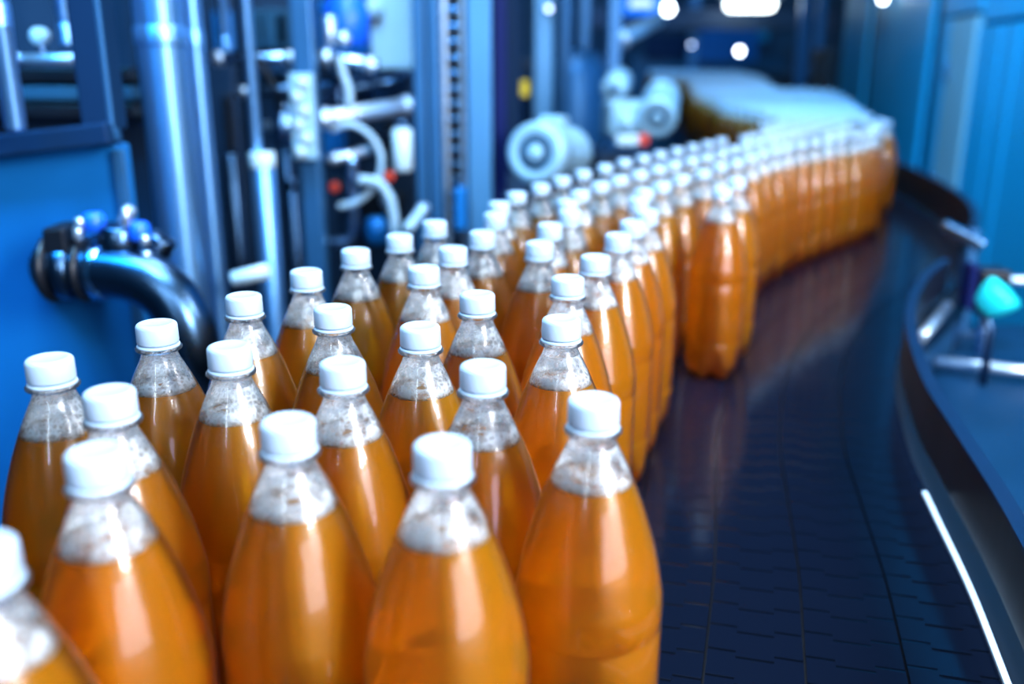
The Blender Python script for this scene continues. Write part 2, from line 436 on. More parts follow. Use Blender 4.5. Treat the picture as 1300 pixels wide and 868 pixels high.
# ------------------------------------------------------------------ bottles
CAPS = [(561,548),(751,493.7),(611,454),(713,397),(721,347),(754.5,320.4),(785,294),(804,277),(820,265.6),(811,249),(818,238.7),
(364,520.5),(434.5,449.5),(533,406),(605.8,366.8),(119,558),(136,485),(61.5,446.5),(200,404),(290,430),(309.5,369),(388,338.6),(420.6,383.5),
(451,313),(507,295),(551.7,278.3),(538,334.5),(575,310.4),(612,291),(629,268.5),(633.7,254.6),(656,242.5),(686.6,232.4),(713.5,223.3),
(686.2,304.3),(698,281.4),(723.7,265),(721,252.5),(736.5,241),(762,230.4),(786,222.8),(811.6,216),(836,209.2),(857.5,204),(879.5,199),(898,194.4),(918,189.6),(934,185),
(740.6,215.2),(768.3,207.9),(793,201.2),(817,196.3),(838.5,191.5),(860,187.2),(880,183),(899,179),(916,175),
(840.5,230.5),(865,221.3),(892.5,214.6),(912,206),(934,201),(953,195.4),(972.7,188.7),(917.5,237.7),(936,226)]
BH = .304
pts = []
for x, y in CAPS:
    p = onplane(x, y, BH); r = math.hypot(p.x, p.y); k = (r - .0148) / r
    pts.append([p.x * k, p.y * k])
NM = len(pts)
extra_near = [(-.2145, .332), (-.372, .512)]
pts += [list(p) for p in extra_near]
NE = len(pts)
# the crowd farther along the bend: hexagonal packing inside the stream's outline
LB = [(.53, 2.40), (.64, 2.62), (.76, 2.9), (.88, 3.2), (.97, 3.47), (1.0, 3.9), (1.03, 4.6), (1.06, 5.3), (1.12, 6.0), (1.26, 6.8), (1.30, 7.2), (1.12, 7.6), (1.15, 8.0), (1.25, 8.9)]
RB = [(.60, 2.17), (.655, 2.25), (.71, 2.325), (.77, 2.40), (.83, 2.475), (.89, 2.55), (.95, 2.625), (1.01, 2.70), (1.075, 2.80), (1.14, 3.0), (1.21, 3.15), (1.30, 3.45), (1.43, 3.8), (1.60, 4.4), (1.78, 5.1), (1.92, 5.8), (1.66, 5.9), (1.72, 6.4), (1.90, 7.2), (2.0, 7.9), (2.02, 8.6)]
poly = [(.40, 2.22)] + LB + RB[::-1]
def inside(x, y):
    c = False; j = len(poly) - 1
    for i in range(len(poly)):
        xi, yi = poly[i]; xj, yj = poly[j]
        if (yi > y) != (yj > y) and x < (xj - xi) * (y - yi) / (yj - yi) + xi: c = not c
        j = i
    return c
far = []
acc = [Vector((p[0], p[1], 0)) for p in RB[:12]]
far = [[p.x, p.y] for p in resample(acc, .0945)[:-1]]
D = .0935; a0 = math.radians(60)
ux, uy = math.cos(a0) * D, math.sin(a0) * D
vx, vy = math.cos(a0 + PI / 3) * D, math.sin(a0 + PI / 3) * D
for i in range(-20, 140):
    for j in range(-140, 100):
        x = .572 + i * ux + j * vx; y = 2.122 + i * uy + j * vy
        if inside(x, y):
            x += random.uniform(-.004, .004); y += random.uniform(-.004, .004)
            if all((x - q[0]) ** 2 + (y - q[1]) ** 2 > .082 ** 2 for q in pts + far[:13]): far.append([x, y])
far.sort(key=lambda q: q[0] ** 2 + q[1] ** 2)
pts += far
# let neighbours just touch
DM = .0912
for it in range(60):
    for i in range(min(len(pts), 330)):
        for j in range(i):
            dx = pts[i][0] - pts[j][0]
            if abs(dx) > DM: continue
            dy = pts[i][1] - pts[j][1]; d = math.hypot(dx, dy)
            if d < DM:
                k = (DM - d) / d * .5
                pts[i][0] += dx * k; pts[i][1] += dy * k; pts[j][0] -= dx * k; pts[j][1] -= dy * k

RBODY = .0453
# (z, r, lift): lift raises the wall between the five feet
SHELL = [(.0135, .004, 0), (.010, .012, 0), (.004, .019, .005), (.0006, .0255, .014), (.0020, .0315, .020), (.008, .0375, .022), (.018, .0420, .019), (.030, .0443, .012), (.044, RBODY, .004), (.056, RBODY, 0),
         (.0610, .0452, 0), (.0625, .0445, 0), (.0645, .0445, 0), (.067, .0450, 0), (.100, .0450, 0), (.135, .0451, 0), (.158, .0451, 0), (.1595, .0446, 0), (.1620, .0446, 0), (.1640, .0452, 0), (.172, RBODY, 0),
         (.181, .0450, 0), (.1835, .0447, 0), (.186, .0442, 0), (.199, .0420, 0), (.212, .0391, 0), (.223, .0359, 0), (.238, .0312, 0), (.250, .0266, 0), (.262, .0214, 0), (.270, .0176, 0), (.276, .0146, 0), (.280, .0132, 0), (.283, .0128, 0),
         (.2833, .0162, 0), (.2842, .0169, 0), (.2854, .0169, 0), (.2859, .0160, 0), (.2861, .0129, 0), (.300, .0127, 0)]
def feet(shr):
    def fn(j, p, a, k):
        z, r, lift = p
        g = (.5 + .5 * math.cos(5 * a))
        w = 1 - g ** .55
        return z + lift * w, max(r - shr - (.0035 * w if lift > .003 else 0), .001)
    return fn
ZL = .2545                                # level of the drink
def bottle_meshes(seg, rows=1):
    sh = MB(); sh.lathe((0, 0, 0), SHELL, seg, fn=feet(0), close=False); sh.face(list(range(seg))[::-1], True)
    jp = [q for q in SHELL if q[0] < ZL - .001]
    rl = .0266 + (.250 - ZL) * .43
    jp = jp + [(ZL - .0002, rl, 0), (ZL, rl - .0012, 0)]
    ju = MB(); ju.lathe((0, 0, 0), [(z + (.0012 if z < .05 else 0), r, l) for z, r, l in jp], seg, fn=feet(.0010))
    fo = MB()
    fp = [(ZL + .0006, .004), (ZL + .0006, .018), (ZL + .0004, rl - .0022), (ZL - .0012, rl - .0004)] + [(z, r - .0007) for z, r, l in SHELL if ZL + .002 < z < .277]
    fo.lathe((0, 0, 0), fp, seg, close=False)
    return sh.mesh('bottle_body'), ju.mesh('juice'), fo.mesh('foam')
def cap_meshes(seg):
    rib = lambda j, p, a, k: (p[0], p[1] - (.00025 if (k % 2 and .0035 < BH - p[0] < .0150) else 0))
    c = MB(); c.lathe((0, 0, 0), [(BH - .0152, .0143), (BH - .0149, .0149), (BH - .0140, .0151), (BH - .0032, .01495), (BH - .0018, .0147), (BH - .0008, .0140), (BH - .0002, .0130), (BH - .0000, .0116), (BH - .0003, .0102), (BH - .0006, .0095), (BH - .0006, .003)], seg, fn=rib)
    t = MB(); t.lathe((0, 0, 0), [(BH - .0182, .0150), (BH - .0179, .0156), (BH - .0168, .0155), (BH - .0161, .0149), (BH - .0158, .0138)], seg)
    return c.mesh('cap'), t.mesh('tamper_ring')
def mk_bottle(seg, full):
    sh, ju, fo = bottle_meshes(seg); ca, ri = cap_meshes(seg * 2 if full else 16)
    for me, k in ((sh, 'bottle'), (ju, 'juice'), (fo, 'foam'), (ca, 'cap'), (ri, 'cap')): me.materials.append(M[k])
    return sh, ju, fo, ca, ri
def new_bottle(meshes, ring):
    sh, ju, fo, ca, ri = meshes
    root = bpy.data.objects.new('drink_bottle', None); C.objects.link(root); root.empty_display_size = .05
    o = {}
    for nm, me in (('bottle_body', sh), ('juice', ju), ('foam', fo), ('cap', ca)):
        o[nm] = bpy.data.objects.new(nm, me); C.objects.link(o[nm]); o[nm].parent = root
    if ring:
        r = bpy.data.objects.new('tamper_ring', ri); C.objects.link(r); r.parent = o['cap']
    return root
def dup(root):
    r = root.copy(); C.objects.link(r)
    for ch in list(root.children):
        c = ch.copy(); C.objects.link(c); c.parent = r
        for g in list(ch.children):
            d = g.copy(); C.objects.link(d); d.parent = c
    return r
hi = mk_bottle(60, True); lo = mk_bottle(30, False)

ORD = 'first second third fourth fifth sixth seventh eighth ninth tenth eleventh twelfth thirteenth fourteenth fifteenth sixteenth seventeenth eighteenth nineteenth twentieth'.split()
LAB = {
 0: 'orange drink bottle at the very front, middle one of the three nearest whole caps',
 1: 'front corner bottle of orange drink standing right beside the empty dark belt',
 2: 'orange drink bottle in the second row, just behind the two front corner bottles',
 3: 'sharpest orange drink bottle, white foamy neck, directly behind the front corner bottle by the belt',
 11: 'big foremost orange bottle between the left front bottle and the middle front bottle',
 12: 'orange drink bottle with foamy neck directly behind the third front bottle from the left',
 13: 'crisp orange bottle with wide foam ring, centre of the third row',
 14: 'crisp orange bottle with clear shoulder behind the second row, framed by two foamy necks',
 15: 'big foremost orange bottle at lower left, its cap overlapping the bottle behind',
 16: 'orange bottle at left tucked close behind the big lower left bottle',
 17: 'olive toned bottle standing outermost at the left edge of the stream',
 18: 'olive toned bottle at left edge below the steel pipe elbow',
 19: 'orange bottle with bubbly neck in front of the one below the thin steel pipe',
 20: 'amber bottle at left edge standing below the two tall steel pipes',
 21: 'amber bottle on the left edge, third back from the olive bottle under the elbow',
 22: 'orange bottle with tilted foam line, just inside the amber left edge bottles',
 23: 'amber bottle on the left edge with one oval highlight on its shoulder',
 24: 'bottle on the left edge one behind the amber bottle with oval highlight',
 25: 'bottle at left edge below the tall cable chain, last before the gap',
 26: 'orange bottle with clear shoulders between the left edge caps and third row centre bottle',
 27: 'clear necked bottle just inside the two caps below the cable chain',
 66: 'bottle cut off by the lower left corner, only shoulder and cap edge showing',
 67: 'bottle cut off at left frame edge, a sliver of orange beside the olive bottle',
 64: 'bottle standing out alone on the empty belt with its whole body showing',
 65: 'bottle tucked right behind the lone bottle that stands out on the belt',
}
for n, i in enumerate((4, 5, 6, 7, 8, 9, 10)): LAB[i] = ORD[n + 1] + ' bottle behind the front corner bottle in the row along the empty belt'
for n, i in enumerate((57, 58, 59, 60, 61, 62, 63)): LAB[i] = ORD[n] + ' bottle behind the lone bottle in the row bordering the empty belt'
for n, i in enumerate((28, 29, 30, 31, 32, 33, 48, 49, 50, 51, 52, 53, 54, 55, 56)): LAB[i] = ORD[n] + ' bottle along the machine side edge, counted from the cap below the cable chain'
for n, i in enumerate((34, 35, 36, 37, 38, 39, 40, 41, 42, 43, 44, 45, 46, 47)): LAB[i] = ORD[n] + ' bottle of the middle row, counted from behind the sharp foam ring bottle'
NIND = 300
b_hi = b_lo = None
for i, (x, y) in enumerate(pts[:NIND]):
    near = i < NE and math.hypot(x, y) < 1.35
    if near:
        if b_hi is None: o = b_hi = new_bottle(hi, True)
        else: o = dup(b_hi)
    else:
        if b_lo is None: o = b_lo = new_bottle(lo, False)
        else: o = dup(b_lo)
    o.location = (x, y, ZB + rise(y) + .0002); o.rotation_euler = (0, 0, random.uniform(0, 2 * PI))
    if i in LAB: tag(o, LAB[i], 'bottle', 'orange drink bottles on the conveyor')
    else: tag(o, 'small blurred orange bottle in the crowd on the far bend of the conveyor', 'bottle', 'blurred bottles on the far bend')
# the farthest of the crowd, a few pixels each
rest = pts[NIND:]
if rest:
    sh, ju, fo = bottle_meshes(12)
    me_list = []
    bm = bmesh.new()
    ca = MB(); ca.lathe((0, 0, 0), [(BH - .018, .0152), (BH - .016, .0150), (BH - .002, .0147), (BH, .013)], 10); cm = ca.mesh('cap_small')
    for x, y in rest:
        for mi, me in enumerate((sh, ju, fo, cm)):
            n0 = len(bm.verts); f0 = len(bm.faces)
            bm.from_mesh(me); bm.verts.ensure_lookup_table(); bm.faces.ensure_lookup_table()
            for v in bm.verts[n0:]: v.co += Vector((x, y - 6.0, rise(y)))
            for f in bm.faces[f0:]: f.material_index = mi; f.smooth = True
    me = bpy.data.meshes.new('distant_bottles'); bm.to_mesh(me); bm.free()
    for k in ('bottle', 'juice', 'foam', 'cap'): me.materials.append(M[k])
    o = bpy.data.objects.new('distant_bottles', me); C.objects.link(o); o.location = (0, 6.0, ZB)
    tag(o, 'mass of tiny white capped orange bottles at the far end of the conveyor', 'bottles', kind='stuff')

# ------------------------------------------------------------------ room
b = MB(); b.box((-6, -3, -.05), (6, 13, 0)); struct(b.build('floor', M['floor']))
b = MB(); b.box((-6, 12.6, 0), (6, 12.8, 5.2)); struct(b.build('wall_back', M['wall']))
b = MB(); b.box((-6.1, -3, 0), (-5.9, 13, 5.2)); struct(b.build('wall_left', M['wall']))
b = MB(); b.box((-6, -3, 5.2), (6, 13, 5.3)); struct(b.build('ceiling', M['ceil']))
b = MB(); b.box((4.9, -3, 0), (5.1, 13, 5.2)); struct(b.build('wall_right', M['wall']))

# ------------------------------------------------------------------ blue enclosure on the right
def wallpt(Y): return Vector((1.62 + .17 * (Y - 1.6), Y, 0))
enc = thing('machine_enclosure', 'tall bright blue sheet metal enclosure with upright panels beside the conveyor bend', 'machine enclosure', wallpt(3.4))
def wpanel(Y0, Y1, z0, z1, off, th, mat, name, parent, bev=.004):
    p0 = wallpt(Y0); p1 = wallpt(Y1); d = (p1 - p0); n = Vector((-d.y, d.x, 0)).normalized()
    c = (p0 + p1) / 2 + n * (off + th / 2); 
    q = Matrix.Rotation(math.atan2(d.y, d.x), 3, 'Z')
    m_ = MB(); m_.obox((c.x, c.y, (z0 + z1) / 2), (d.length, th, z1 - z0), q, bev)
    return m_.build(name, mat, parent)
wpanel(1.4, 8.0, .0, 3.6, -.10, .06, M['beam_navy'], 'backing_frame', enc)
for Y0, Y1 in ((1.4, 2.4), (2.42, 3.2), (3.22, 3.87), (3.90, 4.09), (4.11, 4.40)):
    wpanel(Y0, Y1, .15, 1.60, -.04, .03, M['wallblue'], 'panel', enc)
wpanel(1.4, 4.40, 1.62, 3.5, -.045, .03, M['wallblue'], 'top_panel', enc)
dr = wpanel(4.45, 4.86, .15, 1.65, -.04, .035, M['wallpale'], 'door', enc)
wpanel(4.43, 5.06, 1.67, 3.5, -.04, .03, M['wallblue'], 'top_panel', enc)
wpanel(4.89, 5.06, .15, 1.66, -.04, .03, M['wallblue'], 'panel', enc)
wpanel(5.10, 5.24, .0, 3.5, -.06, .03, M['beam_navy'], 'seal_strip', enc)
wpanel(5.27, 6.75, .15, 3.5, -.04, .03, M['wallblue'], 'panel', enc)
wpanel(6.78, 6.98, .0, 3.5, -.06, .03, M['beam_navy'], 'seal_strip', enc)
wpanel(7.0, 8.0, .15, 3.5, -.04, .03, M['wallblue'], 'panel', enc)
for z in (.8, 1.35): wpanel(4.80, 4.84, z, z + .10, -.006, .012, M['steel'], 'hinge', enc)
wpanel(6.1, 6.22, 1.02, 1.10, -.012, .012, M['frame_blue'], 'latch', enc)

# ------------------------------------------------------------------ side table behind the guide rail with bracket and knob
tb = thing('side_table', 'low blue sheet metal table behind the curved guide rail', 'table', (.95, 1.3, 0))
t_ = MB(); n0 = 0
ia, ib = idx_at(.25), idx_at(2.2)
for i in range(ia, ib):
    p = offs(i, -.034); w = wallpt(max(1.3, p.y)); xr = 1.50 if p.y < 1.6 else w.x - .03
    t_.v += [(p.x, p.y, ZB - .13), (p.x, p.y, ZB - .115), (max(xr, p.x + .05), p.y, ZB - .115), (max(xr, p.x + .05), p.y, ZB - .13)]
    if i > ia:
        q = (i - ia) * 4
        for k in range(4): k2 = (k + 1) % 4; t_.face([q - 4 + k, q - 4 + k2, q + k2, q + k])
q = (ib - ia - 1) * 4; t_.face([3, 2, 1, 0]); t_.face([q, q + 1, q + 2, q + 3])
t_.build('tabletop', M['table'], tb)
for x, y in ((.62, .5), (1.42, .5), (1.42, 1.5), (.8, 1.3)):
    l_ = MB(); l_.box((x - .02, y - .02, 0), (x + .02, y + .02, ZB - .131), .003); l_.build('leg', M['steel'], tb)
# bar lying across the table
pa = onplane(1186, 458, -.09); pb = onplane(1296, 470, -.09)
b = MB(); b.tube([pa, pb + (pb - pa) * .6], .011, 12); tag(b.build('support_bar', M['steel_pale']), 'pale round support bar lying across the blue table behind the rail', 'bar')
# post bracket
pc = onplane(1217, 415, -.10)
br = thing('rail_bracket', 'blue grey upright bracket post clamping the end of the curved guide rail', 'bracket', (pc.x, pc.y, ZB - .115))
b = MB(); b.box((pc.x - .012, pc.y - .018, ZB - .115), (pc.x + .012, pc.y + .018, ZB + .13), .003); b.build('post', M['frame_blue'], br)
b = MB(); b.bar((pc.x - .055, pc.y + .03, ZB + .135), (pc.x + .02, pc.y - .02, ZB + .095), .03, .024, .004); b.build('clamp', M['steel'], br)
b = MB(); b.box((pc.x - .03, pc.y - .03, ZB - .115), (pc.x + .03, pc.y + .03, ZB - .105), .002); b.build('foot_plate', M['steel_dark'], br)
# strut from the rail to the table
s0 = onplane(1168, 430, .0); s1 = onplane(1203, 388, .0)
b = MB(); b.tube([s0, s1], .011, 12); tag(b.build('rail_strut', M['steel_pale']), 'short pale slanted strut behind the curved guide rail', 'strut')
# dark clamp block with turquoise knob
kb = at(1262, 330, 1.92)
cl = thing('clamp_block', 'dark clamp block standing at the near end of the far guide rail', 'clamp', (kb.x, kb.y, ZB - .115))
b = MB(); b.box((kb.x - .035, kb.y - .03, ZB - .02), (kb.x + .03, kb.y + .03, ZB + .075), .008); b.build('block', M['black'], cl)
b = MB(); b.box((kb.x - .055, kb.y - .02, ZB - .01), (kb.x - .036, kb.y + .02, ZB + .085), .004); b.build('jaw', M['navy'], cl)
b = MB(); b.cyl((kb.x, kb.y, ZB - .115), (kb.x, kb.y, ZB - .02), .014); b.build('post', M['steel'], cl)
b = MB(); b.cyl((kb.x + .03, kb.y, ZB + .05), (kb.x + .075, kb.y - .01, ZB + .05), .009); b.build('bolt', M['steel_pale'], cl)
kn = at(1264, 380, 1.72)
kt = thing('star_grip', 'turquoise star grip knob on a short rod beside the dark clamp block', 'knob', (kn.x, kn.y, ZB - .115))
ax = Vector((.55, -.35, .75)).normalized()
star = lambda j, p, a, k: (p[0], p[1] * (1 + .10 * math.cos(5 * a)))
b = MB(); b.lathe(Vector(kn) - ax * .03, [(0, .018), (.006, .025), (.030, .034), (.048, .036), (.055, .031), (.057, .012)], 40, ax, star); b.build('grip', M['turq'], kt)
b = MB(); b.tube([Vector((kn.x, kn.y, ZB - .115)), Vector((kn.x, kn.y, kn.z - .06)), Vector(kn) - ax * .028], .008, 10); b.build('rod', M['steel_dark'], kt)
pe = onplane(1293, 600, .0)
b = MB(); b.ball((pe.x + .05, pe.y + .02, ZB - .08), .02); b.cyl((pe.x + .05, pe.y + .02, ZB - .115), (pe.x + .05, pe.y + .02, ZB - .085), .012)
tag(b.build('ball_stud', M['steel_pale']), 'shiny steel ball stud on the blue table at the right frame edge', 'stud')

# ------------------------------------------------------------------ machinery on the left
def vpipe(name, px, py, Y, wpx, zlo, zhi, mat, label, ring=(), cat='pipe', group=None, ringmat='tube', flange=False):
    """upright pipe through a photo point; ring: heights of couplings"""
    p = at(px, py, Y); r = wpx / F * (Y * CP + (ZB + CAMH - p.z) * SP) / 2
    t = thing(name, label, cat, (p.x, p.y, max(zlo, 0)), group)
    b = MB(); b.cyl((p.x, p.y, zlo), (p.x, p.y, zhi), r, 28, .004); b.build('tube', M[mat], t)
    for z in ring:
        b = MB(); b.lathe((p.x, p.y, z - .016), [(0, r * 1.0), (.004, r * 1.06), (.028, r * 1.06), (.032, r * 1.0)], 28); b.build('coupling', M[ringmat], t)
    if flange:
        b = MB(); b.cyl((p.x, p.y, zlo), (p.x, p.y, zlo + .015), r * 1.7, 24); b.build('base_flange', M[ringmat], t)
    return t
def topz(py, Y): return at(600, py, Y).z

# cabinet with blue door panel, cross beam, frame posts and a recess above
Yc = 1.32
cab = thing('machine_cabinet', 'blue sheet metal machine cabinet with open recess above its cross beam, far left', 'cabinet', (-.85, Yc + .1, 0))
zb = at(60, 180, Yc).z
xr = at(150, 200, Yc).x
b = MB(); b.box((-1.30, Yc, .02), (xr, Yc + .05, zb - .004), .006); b.build('front_panel', M['panel_blue'], cab)
bb = MB(); q0 = at(-60, 189, Yc - .02); q1 = at(146, 168, Yc - .02)
bb.bar(q0 + Vector((-.2, 0, -.025)), q1, .05, .03, .004); bb.build('cross_beam', M['beam_navy'], cab)
b = MB(); b.bar(at(134, 165, Yc), at(134, 165, Yc) + Vector((0, 0, 1.2)), .045, .05, .004); b.build('frame_post', M['beam_navy'], cab)
b = MB(); b.bar(at(146, 180, Yc - .015), at(146, 180, Yc - .015) + Vector((0, 0, 1.2)), .010, .02, .003); b.build('door_edge', M['frame_blue'], cab)
b = MB(); b.bar(at(150, 190, Yc - .012), Vector((at(150, 190, Yc).x, Yc - .012, .05)), .007, .016, .002); b.build('door_edge', M['frame_blue'], cab)
b = MB(); b.box((-1.30, Yc + .46, .02), (xr - .10, Yc + .5, zb + 1.0)); b.build('recess_back', M['housing'], cab)
for k, (zz, mm) in enumerate(((at(60, 95, Yc + .4).z, 'black'), (at(60, 118, Yc + .4).z, 'housing2'), (at(60, 140, Yc + .4).z, 'black'))):
    b = MB(); b.box((-1.15, Yc + .38, zz - .012), (xr - .12, Yc + .46, zz + .012), .003); b.build('shelf_bar', M[mm], cab)
# pipes in the recess
vpipe('steam_pipe', 14, 120, 1.22, 27, topz(166, 1.22), 5.2, 'tube', 'bright slanting looking steel pipe at the extreme left, ending on the cabinet beam', (topz(20, 1.22),))
vpipe('sample_pipe', 82, 30, 1.55, 19, topz(60, 1.55), 5.2, 'tube', 'short bright pipe hanging down into the recess of the left cabinet', (topz(44, 1.55),))
p0 = at(24, 76, 1.6); p1 = at(106, 75, 1.6)
t = thing('cross_pipe', 'bright horizontal pipe inside the recess of the left cabinet', 'pipe', p0)
b = MB(); b.cyl(p0, p1, .0095, 18); b.build('tube', M['steel_pale'], t)
for p in (p0, p1):
    b = MB(); b.cyl(p - Vector((.006, 0, 0)), p + Vector((.006, 0, 0)), .013, 18); b.build('end_cap', M['steel'], t)
g0 = at(51, 46, 1.62)
t = thing('pressure_gauge', 'round pale pressure gauge above the horizontal pipe in the cabinet recess', 'gauge', g0)
b = MB(); b.cyl(g0 + Vector((0, .012, 0)), g0 - Vector((0, .012, 0)), .014, 20); b.build('dial', M['pale'], t)
b = MB(); b.cyl(g0 - Vector((0, 0, .034)), g0 - Vector((0, 0, .012)), .005, 10); b.build('stem', M['steel'], t)

# pipe elbow with valve body in front of the cabinet
Ye = 1.20
el = thing('valve_elbow', 'stout steel pipe elbow with valve and blue caps jutting from the left cabinet', 'valve', at(130, 345, Ye))
path = [at(66, 340, Ye), at(100, 342, Ye), at(140, 344, Ye - .005), at(170, 349, Ye - .01), at(198, 362, Ye - .015), at(222, 385, Ye - .02), at(238, 418, Ye - .025), at(246, 456, Ye - .025), at(247, 500, Ye - .005), at(244, 560, Ye + .04), at(236, 760, Ye + .08)]
sp = []
for i in range(len(path) - 1):
    p0_, p1_, p2_, p3_ = path[max(i - 1, 0)], path[i], path[i + 1], path[min(i + 2, len(path) - 1)]
    for k in range(5):
        t_k = k / 5
        sp.append(.5 * ((2 * p1_) + (p2_ - p0_) * t_k + (2 * p0_ - 5 * p1_ + 4 * p2_ - p3_) * t_k ** 2 + (3 * p1_ - p0_ - 3 * p2_ + p3_) * t_k ** 3))
sp.append(path[-1])
b = MB(); b.tube(sp, .036, 28); b.build('elbow_pipe', M['steel_dark'], el)
def ringat(px0, px1, py, r, mat, name, Yd=Ye):
    b = MB(); b.cyl(at(px0, py, Yd), at(px1, py, Yd), r, 28, .004); return b.build(name, M[mat], el)
ringat(62, 74, 340, .046, 'black', 'flange'); ringat(76, 100, 341, .041, 'steel_dark', 'clamp_ring'); ringat(104, 114, 342, .043, 'black', 'flange'); ringat(118, 140, 343, .0395, 'steel', 'clamp_ring')
b = MB(); b.cyl(at(84, 340, Ye + .02), at(84, 340, Ye + .16), .045, 24); b.build('wall_stub', M['steel_dark'], el)
b = MB(); b.box(at(82, 318, Ye) - Vector((.012, .03, 0)), at(82, 285, Ye) + Vector((.012, .03, 0)), .004); b.build('valve_lug', M['black'], el)
b = MB(); b.box(at(96, 322, Ye + .01), at(126, 296, Ye + .07), .006); b.build('valve_body', M['steel_dark'], el)
b = MB(); b.cyl(at(150, 335, Ye), at(152, 286, Ye), .026, 22); b.build('valve_neck', M['steel_dark'], el)
b = MB(); b.box(at(124, 305, Ye + .01), at(168, 281, Ye + .06), .006); b.build('valve_body', M['steel'], el)
for px, py in ((121, 280), (178, 292)):
    b = MB(); c0 = at(px, py + 13, Ye - .01); b.lathe(c0, [(0, .012), (.003, .0145), (.019, .0145), (.024, .010), (.0245, .004)], 22); b.build('blue_cap', M['blue'], el)
for px, py, h in ((99, 305, 18), (101, 290, 14), (160, 287, 24), (184, 312, 14), (186, 330, 12)):
    b = MB(); b.cyl(at(px, py, Ye - .02), at(px, py - h, Ye - .02), .0065, 14); b.build('bolt', M['steel_pale'], el)
b = MB(); b.cyl(at(150, 300, Ye + .03), at(166, 262, Ye + .03), .009, 14); b.build('spindle', M['steel_pale'], el)
b = MB(); b.cyl(at(182, 345, Ye + .05), at(208, 300, Ye + .05), .02, 14); b.build('side_port', M['steel_dark'], el)

# the two tall pipes and the thin ones
vpipe('tall_pipe', 210, 100, 1.60, 62, .0, 5.2, 'tube', 'thickest tall upright steel pipe beside the left cabinet', (topz(46, 1.6),), flange=True)
vpipe('tall_pipe', 251, 100, 1.74, 25, .0, 5.2, 'tube', 'slimmer tall upright steel pipe just right of the thickest one', (topz(50, 1.74),), flange=True)
vpipe('thin_pipe', 318, 90, 1.95, 15, topz(215, 1.95), 5.2, 'tube', 'thin bright upright pipe dropping to the squat cylinder', ())
vpipe('thin_pipe', 283, 20, 2.05, 15, topz(60, 2.05), 5.2, 'tube', 'thin bright pipe ending high up beside the slim tall pipe', (topz(57, 2.05),))
t = vpipe('air_cylinder', 338, 270, 1.95, 30, .6, topz(205, 1.95), 'tube', 'upright steel air cylinder with pale top below the thin bright pipe', (topz(203, 1.95),), 'cylinder', None, 'pale')
vpipe('air_cylinder', 300, 290, 2.15, 20, .5, topz(195, 2.15), 'steel_dark', 'dark upright cylinder left of the pale topped cylinder', (), 'cylinder')
p = at(320, 352, 1.6)
b = MB(); b.cyl(p + Vector((-.035, 0, -.004)), p + Vector((.03, 0, .012)), .014, 18); tag(b.build('pipe_stub', M['pale']), 'pale stub of pipe lying level just above the left edge caps', 'pipe')

# post with terminal block
Yp = 2.2
p = at(392, 150, Yp)
t = thing('frame_post', 'square blue grey machine post carrying a pale terminal block', 'post', (p.x, p.y, 0))
b = MB(); b.box((p.x - .024, p.y - .024, 0), (p.x + .024, p.y + .024, 3.2), .005); b.build('post', M['frame_blue'], t)
p2 = at(386, 148, Yp - .05)
tbk = thing('terminal_block', 'pale ribbed terminal block fixed to the square blue grey post', 'terminal block', (p2.x, p2.y, p2.z - .10))
b = MB(); b.box((p2.x - .026, p2.y - .018, p2.z - .094), (p2.x + .026, p2.y + .018, p2.z + .094), .004); b.build('housing', M['motor'], tbk)
for k in range(6):
    z = p2.z - .075 + k * .03
    b = MB(); b.cyl((p2.x - .006 + (k % 2) * .012, p2.y - .016, z), (p2.x - .006 + (k % 2) * .012, p2.y - .034, z), .012, 14); b.build('connector', M['pale'], tbk)

# horizontals and hoses of the valve manifold
def hpipe(px0, py0, px1, py1, Y0, Y1, r, mat, label, name='cross_pipe', collars=1, back=None):
    a = at(px0, py0, Y0); c = at(px1, py1, Y1)
    t = thing(name, label, 'pipe', a); b = MB(); b.cyl(a, c, r, 20); b.build('tube', M[mat], t)
    d = (c - a).normalized()
    for k in range(collars):
        q = a + d * .02 if k == 0 else c - d * .02
        b = MB(); b.cyl(q - d * .012, q + d * .012, r * 1.25, 20); b.build('collar', M['steel_pale'], t)
    if back:
        q = a + (c - a) * .6; b = MB(); b.bar(q, (q.x, back, q.z), .02, .02, .002); b.build('bracket', M['steel_dark'], t)
    return t
hpipe(404, 152, 524, 133, 2.25, 2.45, .021, 'steel_pale', 'bright horizontal pipe between the square post and the tall grey frame', back=3.12, collars=2)
hpipe(268, 74, 378, 74, 2.35, 2.35, .015, 'steel', 'pale horizontal pipe passing behind the thin bright pipe', back=3.12, collars=2)
hpipe(150, 73, 172, 74, 1.9, 1.9, .016, 'steel', 'short horizontal pipe between the cabinet post and thickest pipe', back=3.02, collars=1)
hpipe(417, 203, 470, 190, 2.3, 2.35, .012, 'steel_pale', 'short bright pipe below the hose loop of the manifold', back=3.12, collars=1)
hpipe(404, 72, 480, 84, 2.4, 2.4, .017, 'steel', 'knobbly horizontal valve pipe under the blue actuator', back=3.12, collars=2)
def hose(pts_, r, mat, label, name='hose'):
    P = [at(*q) for q in pts_]; s_ = []
    for i in range(len(P) - 1):
        a_, b_, c_, d_ = P[max(i - 1, 0)], P[i], P[i + 1], P[min(i + 2, len(P) - 1)]
        for k in range(6):
            u = k / 6
            s_.append(.5 * ((2 * b_) + (c_ - a_) * u + (2 * a_ - 5 * b_ + 4 * c_ - d_) * u * u + (3 * b_ - a_ - 3 * c_ + d_) * u ** 3))
    s_.append(P[-1]); b = MB(); b.tube(s_, r, 12); return tag(b.build(name, M[mat]), label, 'hose' if name == 'hose' else 'pipe')
hose([(430, 70, 2.3), (436, 95, 2.3), (443, 115, 2.3), (443, 135, 2.3)], .010, 'hose', 'thin pale hose dropping from the valve pipe')
